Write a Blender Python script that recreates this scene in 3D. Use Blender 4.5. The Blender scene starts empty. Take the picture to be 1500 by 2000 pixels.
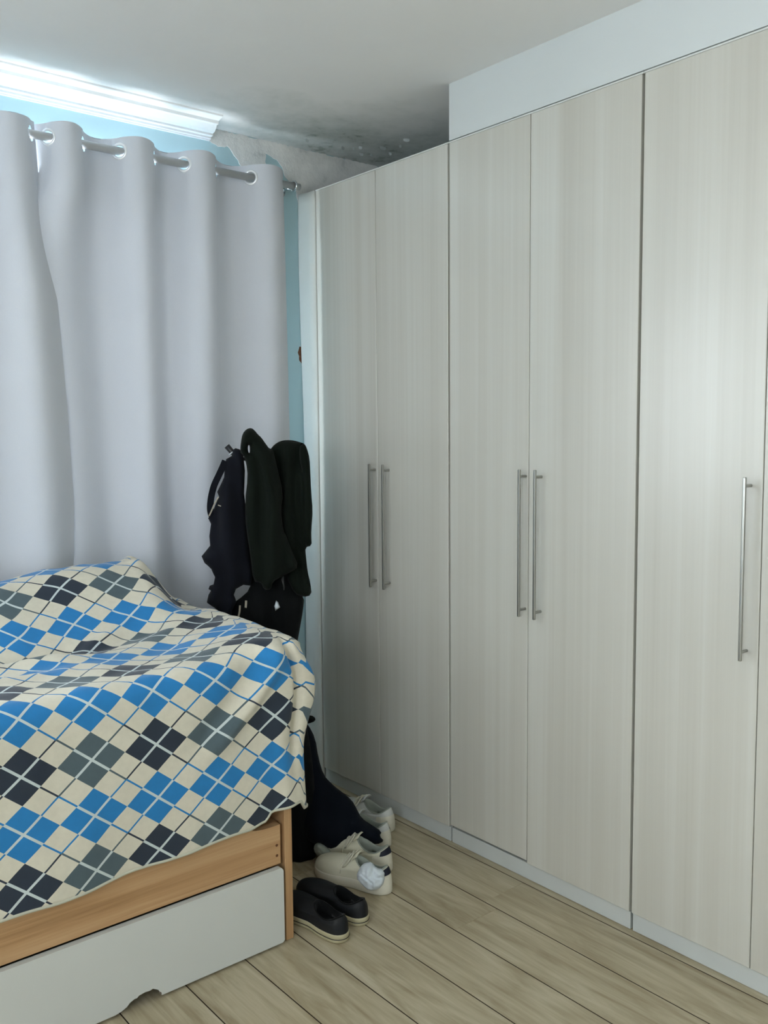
import bpy, bmesh, math, random
from mathutils import Vector, Matrix, noise
from mathutils.geometry import delaunay_2d_cdt
random.seed(7)
sc = bpy.context.scene
COL = sc.collection
PI = math.pi

# ------------------------------------------------------------------ camera
F_PX, PITCH, ROLL, YAW = 1768.65, 0.088189, -0.008501, 0.692582
CAM = Vector((0, 0, 1.45))
fw = Vector((math.sin(YAW) * math.cos(PITCH), math.cos(YAW) * math.cos(PITCH), -math.sin(PITCH)))
r0 = Vector((math.cos(YAW), -math.sin(YAW), 0)); u0 = r0.cross(fw)
rt = r0 * math.cos(ROLL) + u0 * math.sin(ROLL)
up = u0 * math.cos(ROLL) - r0 * math.sin(ROLL)
cd = bpy.data.cameras.new('camera'); cam = bpy.data.objects.new('camera', cd); COL.objects.link(cam)
cd.sensor_fit = 'VERTICAL'; cd.sensor_height = 32.0; cd.lens = F_PX / 2000 * 32.0
cd.clip_start = 0.02
M = Matrix((rt, up, -fw)).transposed().to_4x4(); M.translation = CAM
cam.matrix_world = M
sc.camera = cam

# ------------------------------------------------------------------ light and exposure
sc.view_settings.view_transform = 'Standard'; sc.view_settings.look = 'None'
sc.view_settings.gamma = 1.0; sc.view_settings.use_curve_mapping = False
sc.view_settings.exposure = 0.0
sc.cycles.use_denoising = True
sc.cycles.max_bounces = 10; sc.cycles.diffuse_bounces = 6; sc.cycles.transparent_max_bounces = 12
sc.cycles.sample_clamp_indirect = 6.0
sc.cycles.caustics_reflective = False; sc.cycles.caustics_refractive = False
world = bpy.data.worlds.new('sky'); sc.world = world; world.use_nodes = True
world.node_tree.nodes['Background'].inputs['Color'].default_value = (0.86, 0.93, 1.0, 1)
world.node_tree.nodes['Background'].inputs['Strength'].default_value = 5.0

def area(name, loc, rot, sx, sy, power, color):
    l = bpy.data.lights.new(name, 'AREA'); l.shape = 'RECTANGLE'; l.size = sx; l.size_y = sy
    l.energy = power; l.color = color
    o = bpy.data.objects.new(name, l); COL.objects.link(o); o.location = loc; o.rotation_euler = rot
    return o
# daylight arriving through the wide window behind the curtains
area('window_daylight', (0.26, 3.34, 1.66), (math.radians(-90), 0, 0), 2.8, 1.2, 455, (0.89, 0.94, 1.0))
# fill daylight through an unseen window added in the left wall
area('added_side_daylight', (-1.84, -0.20, 1.65), (0, math.radians(-90), 0), 1.2, 1.4, 46, (0.93, 0.965, 1.0))

# ------------------------------------------------------------------ helpers
def ray(px, py):
    return fw + rt * ((px - 750) / F_PX) - up * ((py - 1000) / F_PX)
def on_y(px, py, y):
    d = ray(px, py); return CAM + d * (y / d.y)
def on_z(px, py, z):
    d = ray(px, py); return CAM + d * ((z - CAM.z) / d.z)
def on_plane(px, py, o, n):
    d = ray(px, py); return CAM + d * ((o - CAM).dot(n) / d.dot(n))

def props(o, label=None, cat=None, group=None, kind=None):
    if label: o['label'] = label
    if cat: o['category'] = cat
    if group: o['group'] = group
    if kind: o['kind'] = kind
    return o
def thing(name, label, cat, loc, group=None):
    o = bpy.data.objects.new(name, None); COL.objects.link(o); o.location = loc
    o.empty_display_size = 0.1
    return props(o, label, cat, group)
def root_loc(p):
    while p is not None and p.parent is not None: p = p.parent
    return Vector(p.location) if p is not None else Vector((0, 0, 0))
def mesh(name, V, Fc, mat, parent=None, smooth=False, label=None, uv=None):
    me = bpy.data.meshes.new(name)
    L = root_loc(parent)
    me.from_pydata([tuple(Vector(v) - L) for v in V], [], Fc); me.update()
    if mat:
        for m_ in (mat if isinstance(mat, list) else [mat]): me.materials.append(m_)
    if smooth: me.polygons.foreach_set('use_smooth', [True] * len(me.polygons))
    if uv:
        ul = me.uv_layers.new(name='UVMap')
        for lp in me.loops: ul.data[lp.index].uv = uv[lp.vertex_index]
    o = bpy.data.objects.new(name, me); COL.objects.link(o)
    if parent: o.parent = parent
    if label: o['label'] = label
    return o
def from_bm(name, bm, mat, parent=None, smooth=False, label=None):
    bm.verts.ensure_lookup_table(); bm.verts.index_update()
    V = [v.co.copy() for v in bm.verts]; Fc = [[v.index for v in f.verts] for f in bm.faces]
    bm.free()
    return mesh(name, V, Fc, mat, parent, smooth, label)
def bm_box(bm, a, b, bev=0.0, seg=1):
    a = Vector(a); b = Vector(b)
    r = bmesh.ops.create_cube(bm, size=1.0)
    vs = r['verts']
    for v in vs:
        v.co = Vector([(a[i] + b[i]) / 2 + v.co[i] * (b[i] - a[i]) for i in range(3)])
    if bev > 0:
        es = list({e for v in vs for e in v.link_edges})
        bmesh.ops.bevel(bm, geom=es, offset=bev, segments=seg, affect='EDGES', profile=0.5)
def box(name, a, b, mat, parent=None, bev=0.0, seg=1, label=None):
    bm = bmesh.new(); bm_box(bm, a, b, bev, seg)
    return from_bm(name, bm, mat, parent, False, label)
def bm_tube(bm, pts, r, n=10, cap=True):
    pts = [Vector(p) for p in pts]; rings = []
    prev = None
    for i, p in enumerate(pts):
        t = (pts[min(i + 1, len(pts) - 1)] - pts[max(i - 1, 0)]).normalized()
        if prev is None:
            a = t.orthogonal().normalized()
        else:
            a = (prev - t * prev.dot(t)).normalized()
        prev = a; b = t.cross(a)
        rr = r[i] if isinstance(r, (list, tuple)) else r
        rings.append([bm.verts.new(p + (a * math.cos(2 * PI * k / n) + b * math.sin(2 * PI * k / n)) * rr) for k in range(n)])
    for i in range(len(rings) - 1):
        for k in range(n):
            bm.faces.new((rings[i][k], rings[i][(k + 1) % n], rings[i + 1][(k + 1) % n], rings[i + 1][k]))
    if cap:
        bm.faces.new(rings[0][::-1]); bm.faces.new(rings[-1])
def tube(name, pts, r, mat, parent=None, n=10, label=None):
    bm = bmesh.new(); bm_tube(bm, pts, r, n)
    return from_bm(name, bm, mat, parent, True, label)
def bm_torus(bm, c, axis, R, r, n=24, m=10, sx=1.0):
    c = Vector(c); axis = Vector(axis).normalized(); a = axis.orthogonal().normalized(); b = axis.cross(a)
    rings = []
    for i in range(n):
        t = 2 * PI * i / n; d = a * math.cos(t) + b * math.sin(t)
        rings.append([bm.verts.new(c + d * (R + r * math.cos(2 * PI * j / m)) + axis * (r * sx * math.sin(2 * PI * j / m))) for j in range(m)])
    for i in range(n):
        for j in range(m):
            bm.faces.new((rings[i][j], rings[(i + 1) % n][j], rings[(i + 1) % n][(j + 1) % m], rings[i][(j + 1) % m]))
def bm_prism_xz(bm, pts, y0, y1):
    """outline in (x,z), extruded along y"""
    A = [bm.verts.new((x, y0, z)) for x, z in pts]; B = [bm.verts.new((x, y1, z)) for x, z in pts]
    n = len(pts)
    bm.faces.new(A); bm.faces.new(B[::-1])
    for i in range(n):
        bm.faces.new((A[i], B[i], B[(i + 1) % n], A[(i + 1) % n]))
    bmesh.ops.recalc_face_normals(bm, faces=bm.faces)
def sm(a, b, x):
    t = min(1, max(0, (x - a) / (b - a))); return t * t * (3 - 2 * t)
def lerp_tab(tab, x):
    if x <= tab[0][0]: return tab[0][1]
    for (a, va), (b, vb) in zip(tab, tab[1:]):
        if x <= b:
            return va + (vb - va) * (x - a) / (b - a)
    return tab[-1][1]
def srgb(r, g, b):
    f = lambda c: (c / 255 / 12.92) if c / 255 <= 0.04045 else ((c / 255 + 0.055) / 1.055) ** 2.4
    return (f(r), f(g), f(b), 1)

# ------------------------------------------------------------------ materials
class NT:
    def __init__(s, name):
        s.m = bpy.data.materials.new(name); s.m.use_nodes = True; s.t = s.m.node_tree
        s.b = s.t.nodes['Principled BSDF']; s.out = s.t.nodes['Material Output']
    def n(s, ty, **kw):
        nd = s.t.nodes.new(ty)
        for k, v in kw.items(): setattr(nd, k, v)
        return nd
    def link(s, a, b): s.t.links.new(a, b)
    def put(s, sock, v):
        if isinstance(v, bpy.types.NodeSocket): s.link(v, sock)
        elif v is not None: sock.default_value = v
    def math(s, op, a, b=None, c=None):
        nd = s.n('ShaderNodeMath', operation=op)
        s.put(nd.inputs[0], a)
        if b is not None: s.put(nd.inputs[1], b)
        if c is not None: s.put(nd.inputs[2], c)
        return nd.outputs[0]
    def mix(s, f, a, b, blend='MIX'):
        nd = s.n('ShaderNodeMix', data_type='RGBA', blend_type=blend)
        s.put(nd.inputs[0], f); s.put(nd.inputs[6], a); s.put(nd.inputs[7], b)
        return nd.outputs[2]
    def coord(s, scale=(1, 1, 1), rand=0.0, kind='Object'):
        tc = s.n('ShaderNodeTexCoord'); src = tc.outputs[kind]
        if rand:
            oi = s.n('ShaderNodeObjectInfo')
            cb = s.n('ShaderNodeCombineXYZ'); r = s.math('MULTIPLY', oi.outputs['Random'], rand)
            for i in range(3): s.link(r, cb.inputs[i])
            ad = s.n('ShaderNodeVectorMath', operation='ADD'); s.link(src, ad.inputs[0]); s.link(cb.outputs[0], ad.inputs[1]); src = ad.outputs[0]
        mp = s.n('ShaderNodeMapping'); mp.inputs['Scale'].default_value = scale; s.link(src, mp.inputs[0])
        return mp.outputs[0]
    def noise(s, vec, scale=5, detail=3, rough=0.5, dist=0.0):
        nd = s.n('ShaderNodeTexNoise'); s.link(vec, nd.inputs['Vector'])
        nd.inputs['Scale'].default_value = scale; nd.inputs['Detail'].default_value = detail
        nd.inputs['Roughness'].default_value = rough; nd.inputs['Distortion'].default_value = dist
        return nd.outputs['Fac']
    def ramp(s, f, stops):
        nd = s.n('ShaderNodeValToRGB'); s.link(f, nd.inputs[0]); e = nd.color_ramp.elements
        while len(e) < len(stops): e.new(0.5)
        for el, (p, c) in zip(e, stops): el.position = p; el.color = c
        return nd.outputs[0]
    def bump(s, h, strength=0.2, dist=0.01):
        nd = s.n('ShaderNodeBump'); nd.inputs['Strength'].default_value = strength; nd.inputs['Distance'].default_value = dist
        s.link(h, nd.inputs['Height']); s.link(nd.outputs[0], s.b.inputs['Normal'])
    def base(s, c): s.put(s.b.inputs['Base Color'], c)
    def set(s, rough=0.5, metal=0.0, spec=0.5):
        s.b.inputs['Roughness'].default_value = rough; s.b.inputs['Metallic'].default_value = metal
        s.b.inputs['Specular IOR Level'].default_value = spec
        return s

def plain(name, c, rough=0.5, metal=0.0, spec=0.5, nscale=20, var=0.06, bump=0.0, bscale=200):
    t = NT(name); t.set(rough, metal, spec)
    v = t.noise(t.coord(), nscale, 3)
    dark = tuple(x * (1 - var * 2) for x in c[:3]) + (1,)
    t.base(t.mix(v, dark, c))
    if bump: t.bump(t.noise(t.coord(), bscale, 2), bump, 0.002)
    return t.m

def mat_door():
    t = NT('pale_wood_laminate'); t.set(0.31, 0, 0.75)
    a = t.noise(t.coord((0.2, 22, 0.22), 7.0), 1.0, 3, 0.55, 0.3)
    b = t.noise(t.coord((0.2, 90, 0.9), 3.0), 1.0, 3, 0.6)
    c = t.noise(t.coord((0.2, 6, 0.15), 5.0), 1.0, 2, 0.5, 0.2)
    f = t.math('ADD', t.math('MULTIPLY', a, 0.42), t.math('ADD', t.math('MULTIPLY', b, 0.20), t.math('MULTIPLY', c, 0.50)))
    col = t.ramp(f, [(0.36, srgb(183, 180, 170)), (0.56, srgb(193, 191, 182)), (0.76, srgb(203, 203, 196))])
    t.base(col)
    t.bump(b, 0.04, 0.001)
    return t.m
def mat_plank():
    t = NT('light_oak_laminate'); t.set(0.42, 0, 0.5)
    v = t.coord((14, 1.6, 1), 9.0)
    a = t.noise(v, 1.6, 6, 0.62, 1.2)
    rings = t.math('FRACT', t.math('MULTIPLY', t.noise(t.coord((5.0, 0.55, 1), 9.0), 1.0, 1, 0.4, 0.5), 9.0))
    rings = t.math('ABSOLUTE', t.math('SUBTRACT', rings, 0.5))
    fine = t.noise(t.coord((120, 6, 1), 4.0), 1.0, 3)
    f = t.math('ADD', t.math('MULTIPLY', a, 0.62), t.math('ADD', t.math('MULTIPLY', rings, 0.22), t.math('MULTIPLY', fine, 0.22)))
    oi = t.n('ShaderNodeObjectInfo')
    f = t.math('ADD', f, t.math('MULTIPLY', t.math('SUBTRACT', oi.outputs['Random'], 0.5), 0.08))
    t.base(t.ramp(f, [(0.30, srgb(146, 132, 104)), (0.48, srgb(173, 161, 134)), (0.70, srgb(196, 187, 163))]))
    t.bump(fine, 0.05, 0.001)
    return t.m
def mat_bedwood(axis='x'):
    t = NT('honey_oak_board_' + axis); t.set(0.45, 0, 0.4)
    sc1 = (1.2, 12, 26) if axis == 'x' else (12, 12, 1.2)
    a = t.noise(t.coord(sc1), 1.0, 5, 0.6, 0.9)
    b = t.noise(t.coord((3, 30, 160) if axis == 'x' else (90, 90, 3)), 1.0, 3)
    f = t.math('ADD', t.math('MULTIPLY', a, 0.8), t.math('MULTIPLY', b, 0.25))
    t.base(t.ramp(f, [(0.3, srgb(150, 112, 74)), (0.52, srgb(184, 145, 104)), (0.75, srgb(202, 167, 127))]))
    return t.m
def mat_ceiling():
    t = NT('white_ceiling_paint_damp_corner'); t.set(0.85, 0, 0.2)
    tc = t.n('ShaderNodeTexCoord'); sp = t.n('ShaderNodeSeparateXYZ'); t.link(tc.outputs['Object'], sp.inputs[0])
    # damp stains of their own shape near the corner over the wardrobe
    dx = t.math('MULTIPLY', t.math('SUBTRACT', sp.outputs[0], 2.35), 0.9); dy = t.math('MULTIPLY', t.math('SUBTRACT', sp.outputs[1], 2.98), 1.5)
    d = t.math('SQRT', t.math('ADD', t.math('MULTIPLY', dx, dx), t.math('MULTIPLY', dy, dy)))
    n1 = t.noise(t.coord(), 4.0, 5, 0.6); n2 = t.noise(t.coord(), 16.0, 4, 0.65)
    near = t.n('ShaderNodeMapRange'); t.link(t.math('SUBTRACT', d, t.math('MULTIPLY', t.math('SUBTRACT', n1, 0.5), 0.7)), near.inputs[0])
    near.inputs[1].default_value = 0.75; near.inputs[2].default_value = 0.15; near.inputs[3].default_value = 0; near.inputs[4].default_value = 1
    st = t.math('MULTIPLY', near.outputs[0], t.math('ADD', 0.25, t.math('MULTIPLY', n2, 0.9)))
    base = t.mix(n1, srgb(230, 229, 228), srgb(236, 236, 234))
    col = t.mix(t.math('MINIMUM', st, 0.85), base, srgb(166, 174, 170))
    sp2 = t.n('ShaderNodeMapRange'); t.link(t.math('MULTIPLY', n2, near.outputs[0]), sp2.inputs[0])
    sp2.inputs[1].default_value = 0.56; sp2.inputs[2].default_value = 0.66
    col = t.mix(t.math('MULTIPLY', sp2.outputs[0], 0.5), col, srgb(120, 126, 116))
    t.base(col); t.bump(n2, 0.08, 0.01)
    return t.m
def mat_plaster():
    t = NT('bare_putty_patch'); t.set(0.9, 0, 0.2)
    n1 = t.noise(t.coord(), 9.0, 5, 0.65); n2 = t.noise(t.coord(), 40.0, 4, 0.7)
    col = t.ramp(n1, [(0.28, srgb(176, 180, 178)), (0.42, srgb(214, 214, 211)), (0.7, srgb(234, 233, 229))])
    t.base(col); t.bump(t.math('ADD', n1, t.math('MULTIPLY', n2, 0.5)), 0.5, 0.01)
    return t.m
def mat_curtain():
    t = NT('pale_grey_curtain_cloth'); t.set(0.8, 0, 0.15)
    w = t.noise(t.coord((1, 1, 1)), 600, 1)
    t.base(t.mix(w, srgb(198, 202, 209), srgb(207, 210, 217)))
    t.b.inputs['Sheen Weight'].default_value = 0.15
    tr = t.n('ShaderNodeBsdfTranslucent'); tr.inputs[0].default_value = srgb(206, 212, 224)
    mx = t.n('ShaderNodeMixShader'); mx.inputs[0].default_value = 0.004
    t.link(t.b.outputs[0], mx.inputs[1]); t.link(tr.outputs[0], mx.inputs[2]); t.link(mx.outputs[0], t.out.inputs[0])
    return t.m
def mat_glass():
    t = NT('thin_window_glass')
    tr = t.n('ShaderNodeBsdfTransparent'); gl = t.n('ShaderNodeBsdfGlossy'); gl.inputs['Roughness'].default_value = 0.02
    tr.inputs[0].default_value = (0.97, 0.98, 0.98, 1)
    mx = t.n('ShaderNodeMixShader'); mx.inputs[0].default_value = 0.06
    t.link(tr.outputs[0], mx.inputs[1]); t.link(gl.outputs[0], mx.inputs[2]); t.link(mx.outputs[0], t.out.inputs[0])
    return t.m
def mat_blanket():
    t = NT('argyle_fleece'); t.set(0.9, 0, 0.15)
    tc = t.n('ShaderNodeTexCoord'); sp = t.n('ShaderNodeSeparateXYZ'); t.link(tc.outputs['UV'], sp.inputs[0])
    p = t.math('DIVIDE', t.math('SUBTRACT', sp.outputs[0], 0.803), 0.1655)
    q = t.math('DIVIDE', t.math('SUBTRACT', sp.outputs[1], 0.538), 0.1365)
    s_ = t.math('ADD', p, q); d_ = t.math('SUBTRACT', p, q)
    a = t.math('ROUND', s_); b = t.math('ROUND', d_)
    fs = t.math('SUBTRACT', s_, a); ft = t.math('SUBTRACT', d_, b)
    BLUE, INK, SLATE = srgb(48, 130, 192), srgb(52, 60, 72), srgb(88, 103, 109)
    CREAM, WHITE = srgb(220, 214, 196), srgb(204, 214, 214)
    def cmod(v, m): # positive modulo
        return t.math('FLOORED_MODULO', v, m)
    def eq(v, k):
        return t.math('COMPARE', v, k, 0.3)
    def colour(aa, bb):
        bl = t.math('ADD', eq(cmod(t.math('SUBTRACT', aa, bb), 4.0), 0.0), eq(cmod(t.math('SUBTRACT', aa, bb), 4.0), 4.0))
        sl = t.math('ADD', eq(cmod(t.math('ADD', aa, bb), 4.0), 0.0), eq(cmod(t.math('ADD', aa, bb), 4.0), 4.0))
        c = t.mix(sl, INK, SLATE)
        return t.mix(bl, c, BLUE)
    odd = eq(cmod(t.math('ADD', a, b), 2.0), 1.0)
    on_s = t.math('LESS_THAN', t.math('ABSOLUTE', fs), 0.030)
    on_t = t.math('LESS_THAN', t.math('ABSOLUTE', ft), 0.030)
    group = t.mix(t.math('MAXIMUM', on_s, on_t), colour(a, b), WHITE)
    on_s2 = t.math('LESS_THAN', t.math('ABSOLUTE', fs), 0.021)
    on_t2 = t.math('LESS_THAN', t.math('ABSOLUTE', ft), 0.021)
    ls = colour(a, t.math('ADD', b, t.math('SIGN', ft)))
    lt = colour(t.math('ADD', a, t.math('SIGN', fs)), b)
    open_ = t.mix(on_t2, CREAM, lt); open_ = t.mix(on_s2, open_, ls)
    col = t.mix(odd, group, open_)
    n1 = t.noise(t.coord(), 60, 3); n2 = t.noise(t.coord(), 900, 2)
    col = t.mix(t.math('MULTIPLY', n1, 0.16), col, (0.03, 0.03, 0.03, 1))
    t.base(col); t.bump(t.math('ADD', n2, n1), 0.25, 0.002)
    t.b.inputs['Sheen Weight'].default_value = 0.25; t.b.inputs['Sheen Roughness'].default_value = 0.4
    return t.m
def cloth_mat(name, c, sheen=0.1, var=0.12):
    t = NT(name); t.set(0.95, 0, 0.1)
    n1 = t.noise(t.coord(), 14, 4); n2 = t.noise(t.coord(), 500, 2)
    t.base(t.mix(n1, tuple(x * (1 - var * 2) for x in c[:3]) + (1,), c))
    t.bump(n2, 0.15, 0.001); t.b.inputs['Sheen Weight'].default_value = sheen
    return t.m

M_DOOR = mat_door(); M_PLANK = mat_plank(); M_BEDX = mat_bedwood('x'); M_BEDZ = mat_bedwood('z')
M_CEIL = mat_ceiling(); M_PLASTER = mat_plaster(); M_CURT = mat_curtain(); M_GLASS = mat_glass(); M_BLANK = mat_blanket()
M_TEAL = plain('pale_teal_wall_paint', srgb(168, 195, 200), 0.8, 0, 0.25, 5, 0.03, 0.1, 60)
M_WHITEW = plain('white_wall_paint', srgb(230, 230, 228), 0.8, 0, 0.25, 4, 0.02, 0.08, 60)
M_FLAKE = plain('peeling_paint', srgb(196, 204, 204), 0.8, 0, 0.25, 30, 0.1)
M_FILLER = plain('white_filler_strip', srgb(198, 200, 194), 0.5, 0, 0.4, 3, 0.02)
M_SOFFIT = plain('white_boxing_board', srgb(206, 211, 211), 0.6, 0, 0.3, 3, 0.02)
M_CROWN = plain('white_crown_plastic', srgb(236, 238, 238), 0.35, 0, 0.4, 8, 0.02)
M_WHITEMDF = plain('matt_white_board', srgb(212, 214, 210), 0.5, 0, 0.4, 6, 0.02)
M_KICK = plain('white_plinth_board', srgb(196, 200, 198), 0.5, 0, 0.4, 10, 0.05)
M_CARC = plain('grey_brown_cabinet_edge', srgb(120, 114, 100), 0.6, 0, 0.3, 10, 0.05)
M_SCREED = plain('dark_underlay', srgb(62, 52, 40), 0.9, 0, 0.2)
M_DRAWW = plain('white_drawer_front', srgb(206, 208, 204), 0.45, 0, 0.4, 6, 0.02)
M_MDFEDGE = plain('brown_raw_board_edge', srgb(112, 76, 56), 0.8, 0, 0.2, 60, 0.2)
M_STEEL = plain('brushed_nickel', srgb(170, 170, 164), 0.32, 1.0, 0.5, 40, 0.04)
M_CHROME = plain('bright_chrome', srgb(225, 228, 230), 0.1, 1.0, 0.5, 40, 0.02)
M_ROD = plain('satin_grey_rod', srgb(190, 193, 196), 0.4, 0.0, 0.5, 40, 0.05)
M_ALU = plain('white_window_aluminium', srgb(225, 226, 226), 0.4, 0, 0.5, 40, 0.02)
M_MATT = cloth_mat('beige_mattress_cover', srgb(196, 168, 120), 0.1, 0.1)
M_NAVY = cloth_mat('dark_navy_cloth', srgb(22, 24, 31), 0.03)
M_GREEN = cloth_mat('blackish_green_cloth', srgb(19, 25, 20), 0.02)
M_BLACK = cloth_mat('black_cloth', srgb(17, 19, 20), 0.04)
M_BLUEBLK = cloth_mat('blue_black_cloth', srgb(14, 19, 27), 0.02)
M_BROWNBK = cloth_mat('brown_black_cloth', srgb(36, 31, 26), 0.05)
M_HOOK = plain('black_plastic', srgb(18, 19, 20), 0.35, 0, 0.5)
M_STRIPE = cloth_mat('beige_stripe_tape', srgb(176, 168, 152), 0.05)
M_CREAMS = plain('cream_shoe_leather', srgb(204, 201, 180), 0.55, 0, 0.35, 30, 0.06, 0.1, 150)
M_GREYS = plain('pale_grey_shoe_leather', srgb(198, 200, 196), 0.55, 0, 0.35, 30, 0.06, 0.1, 150)
M_SOLEW = plain('off_white_rubber', srgb(216, 212, 196), 0.6, 0, 0.3, 30, 0.08)
M_SOLEC = plain('cream_rubber', srgb(186, 178, 146), 0.6, 0, 0.3, 30, 0.1)
M_TAB = plain('navy_heel_tab', srgb(24, 27, 42), 0.6, 0, 0.3)
M_LINING = cloth_mat('grey_green_lining', srgb(150, 156, 146))
M_LACE = cloth_mat('cream_lace', srgb(208, 205, 186))
M_SHOEBK = plain('black_shoe_leather', srgb(26, 28, 31), 0.6, 0, 0.3, 30, 0.1, 0.1, 200)
M_BLKLIN = cloth_mat('black_lining', srgb(14, 15, 16))
M_SOCK = cloth_mat('white_sock_knit', srgb(206, 214, 220), 0.1, 0.05)

# ------------------------------------------------------------------ room shell
XW, YWIN, ZC, ZT = 2.145, 3.10, 2.589, 2.404
XR, XL, YB = 2.72, -1.60, -1.45
def struct(o): o['kind'] = 'structure'; return o
# window wall with opening
WX0, WX1, WZ0, WZ1 = -1.15, 1.66, 1.06, 2.26
bm = bmesh.new()
T = 0.16
bm_box(bm, (XL - T, YWIN, 0), (WX0, YWIN + T, ZC)); bm_box(bm, (WX1, YWIN, 0), (XR + T, YWIN + T, ZC))
bm_box(bm, (WX0, YWIN, 0), (WX1, YWIN + T, WZ0)); bm_box(bm, (WX0, YWIN, WZ1), (WX1, YWIN + T, ZC))
wall_back = struct(from_bm('wall_back', bm, M_TEAL))
struct(box('wall_right', (XR, YB, 0), (XR + T, YWIN, ZC), M_TEAL))
struct(box('wall_front', (XL - T, YB - T, 0), (XR + T, YB, ZC), M_WHITEW))
bm = bmesh.new()
RY0, RY1, RZ0, RZ1 = -0.92, 0.52, 1.05, 2.25
bm_box(bm, (XL - T, YB, 0), (XL, RY0, ZC)); bm_box(bm, (XL - T, RY1, 0), (XL, YWIN, ZC))
bm_box(bm, (XL - T, RY0, 0), (XL, RY1, RZ0)); bm_box(bm, (XL - T, RY0, RZ1), (XL, RY1, ZC))
struct(from_bm('wall_left', bm, M_WHITEW))
ceiling = struct(box('ceiling', (XL - T, YB - T, ZC), (XR + T, YWIN + T, ZC + 0.12), M_CEIL))

def window(name, a0, a1, z0, z1, c, n, axis='x'):
    """sliding window; runs along x at y=c, or along y at x=c"""
    def B(u0, u1, d0, d1, za, zb):
        return ((u0, c + d0, za), (u1, c + d1, zb)) if axis == 'x' else ((c + d0, u0, za), (c + d1, u1, zb))
    fr = bmesh.new(); w = 0.045
    bm_box(fr, *B(a0, a1, -.03, .03, z0, z0 + w)); bm_box(fr, *B(a0, a1, -.03, .03, z1 - w, z1))
    bm_box(fr, *B(a0, a0 + w, -.03, .03, z0 + w, z1 - w)); bm_box(fr, *B(a1 - w, a1, -.03, .03, z0 + w, z1 - w))
    o = struct(from_bm(name, fr, M_ALU))
    st = (a1 - a0 - 2 * w) / n
    for i in range(n):
        a = a0 + w + i * st
        if i: box('mullion', *B(a - .02, a + .02, -.025, .025, z0 + w, z1 - w), M_ALU, o)
        box('pane', *B(a + (.021 if i else .001), a + st - (.021 if i < n - 1 else .001), -.002, .002, z0 + w + .001, z1 - w - .001), M_GLASS, o)
    return o
window('window_1', WX0, WX1, WZ0, WZ1, YWIN + 0.09, 4)
window('added_window', RY0, RY1, RZ0, RZ1, XL - 0.09, 2, 'y')  # unseen window, added on this wall so the bed keeps its light off the corner

# floor: a screed with laminate planks laid along the wardrobe
floor = struct(box('floor', (XL - T, YB - T, -0.10), (XR + T, YWIN + T, -0.0085), M_SCREED))
PW = 0.181; x0 = 1.22 - PW * 16
k = 0; plank_meshes = {}
for i in range(26):
    xa = x0 + i * PW; xb = xa + PW
    if xb < XL or xa > XR: continue
    y = YB - (0.35 + 0.43 * (i % 3)) * (1 if i % 2 else 0.6)
    while y < YWIN:
        ya, yb = max(y, YB), min(y + 1.35, YWIN)
        if yb - ya > 0.02:
            xa_, xb_ = max(xa, XL), min(xb, XR)
            pk = box('plank', (xa_ + 0.0011, ya + 0.0003, -0.008), (xb_ - 0.0011, yb - 0.0003, 0.0), [M_PLANK, M_SCREED], floor, 0.0006)
            for p_ in pk.data.polygons:
                if abs(p_.normal.x) > .4: p_.material_index = 1
        y += 1.35

# crown moulding on the window wall, broken off at its right end
prof = [(YWIN, 2.538), (YWIN - .008, 2.538), (YWIN - .008, 2.546), (YWIN - .012, 2.546), (YWIN - .012, 2.541), (YWIN - .022, 2.541), (YWIN - .022, 2.551), (YWIN - .027, 2.551), (YWIN - .027, 2.546),
        (YWIN - .038, 2.548), (YWIN - .038, 2.559), (YWIN - .044, 2.559), (YWIN - .044, 2.553), (YWIN - .062, 2.556), (YWIN - .074, 2.562), (YWIN - .086, 2.570), (YWIN - .098, 2.572),
        (YWIN - .102, 2.582), (YWIN - .145, 2.584), (YWIN - .148, ZC - .0005), (YWIN, ZC - .0005)]
V = []; Fc = []
ends = [1.738 - 0.025 * ((YWIN - y) / .148) + .002 * math.sin(y * 300) for y, z in prof]
for j, (y, z) in enumerate(prof): V.append((XL, y, z))
for j, (y, z) in enumerate(prof): V.append((ends[j], y, z))
n = len(prof)
for j in range(n): Fc.append([j, (j + 1) % n, n + (j + 1) % n, n + j])
Fc += [list(range(n))[::-1], list(range(n, 2 * n))]
crown = struct(mesh('trim_1', V, Fc, M_CROWN))

# putty patches where the paint has come away
def patch(name, pts, ax, depth, mat, parent, seed=0):
    """thin irregular slab; pts are (x,z) on the window wall or (x,y) on the ceiling"""
    rnd = random.Random(seed); P = []
    for i in range(len(pts)):
        a = Vector(pts[i]); b = Vector(pts[(i + 1) % len(pts)]); L = (b - a).length; m = max(1, int(L / 0.012))
        for k_ in range(m):
            p = a.lerp(b, k_ / m)
            if k_: p += Vector((rnd.uniform(-1, 1), rnd.uniform(-1, 1))) * 0.0035
            P.append(p)
    n_ = len(P); V = []
    for p in P: V.append((p[0], YWIN, p[1]) if ax == 'y' else (p[0], p[1], ZC))
    for p in P: V.append((p[0], YWIN - depth, p[1]) if ax == 'y' else (p[0], p[1], ZC - depth))
    Fc = [[i, (i + 1) % n_, n_ + (i + 1) % n_, n_ + i] for i in range(n_)] + [list(range(n_, 2 * n_))[::-1]]
    return mesh(name, V, Fc, mat, parent)
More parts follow.
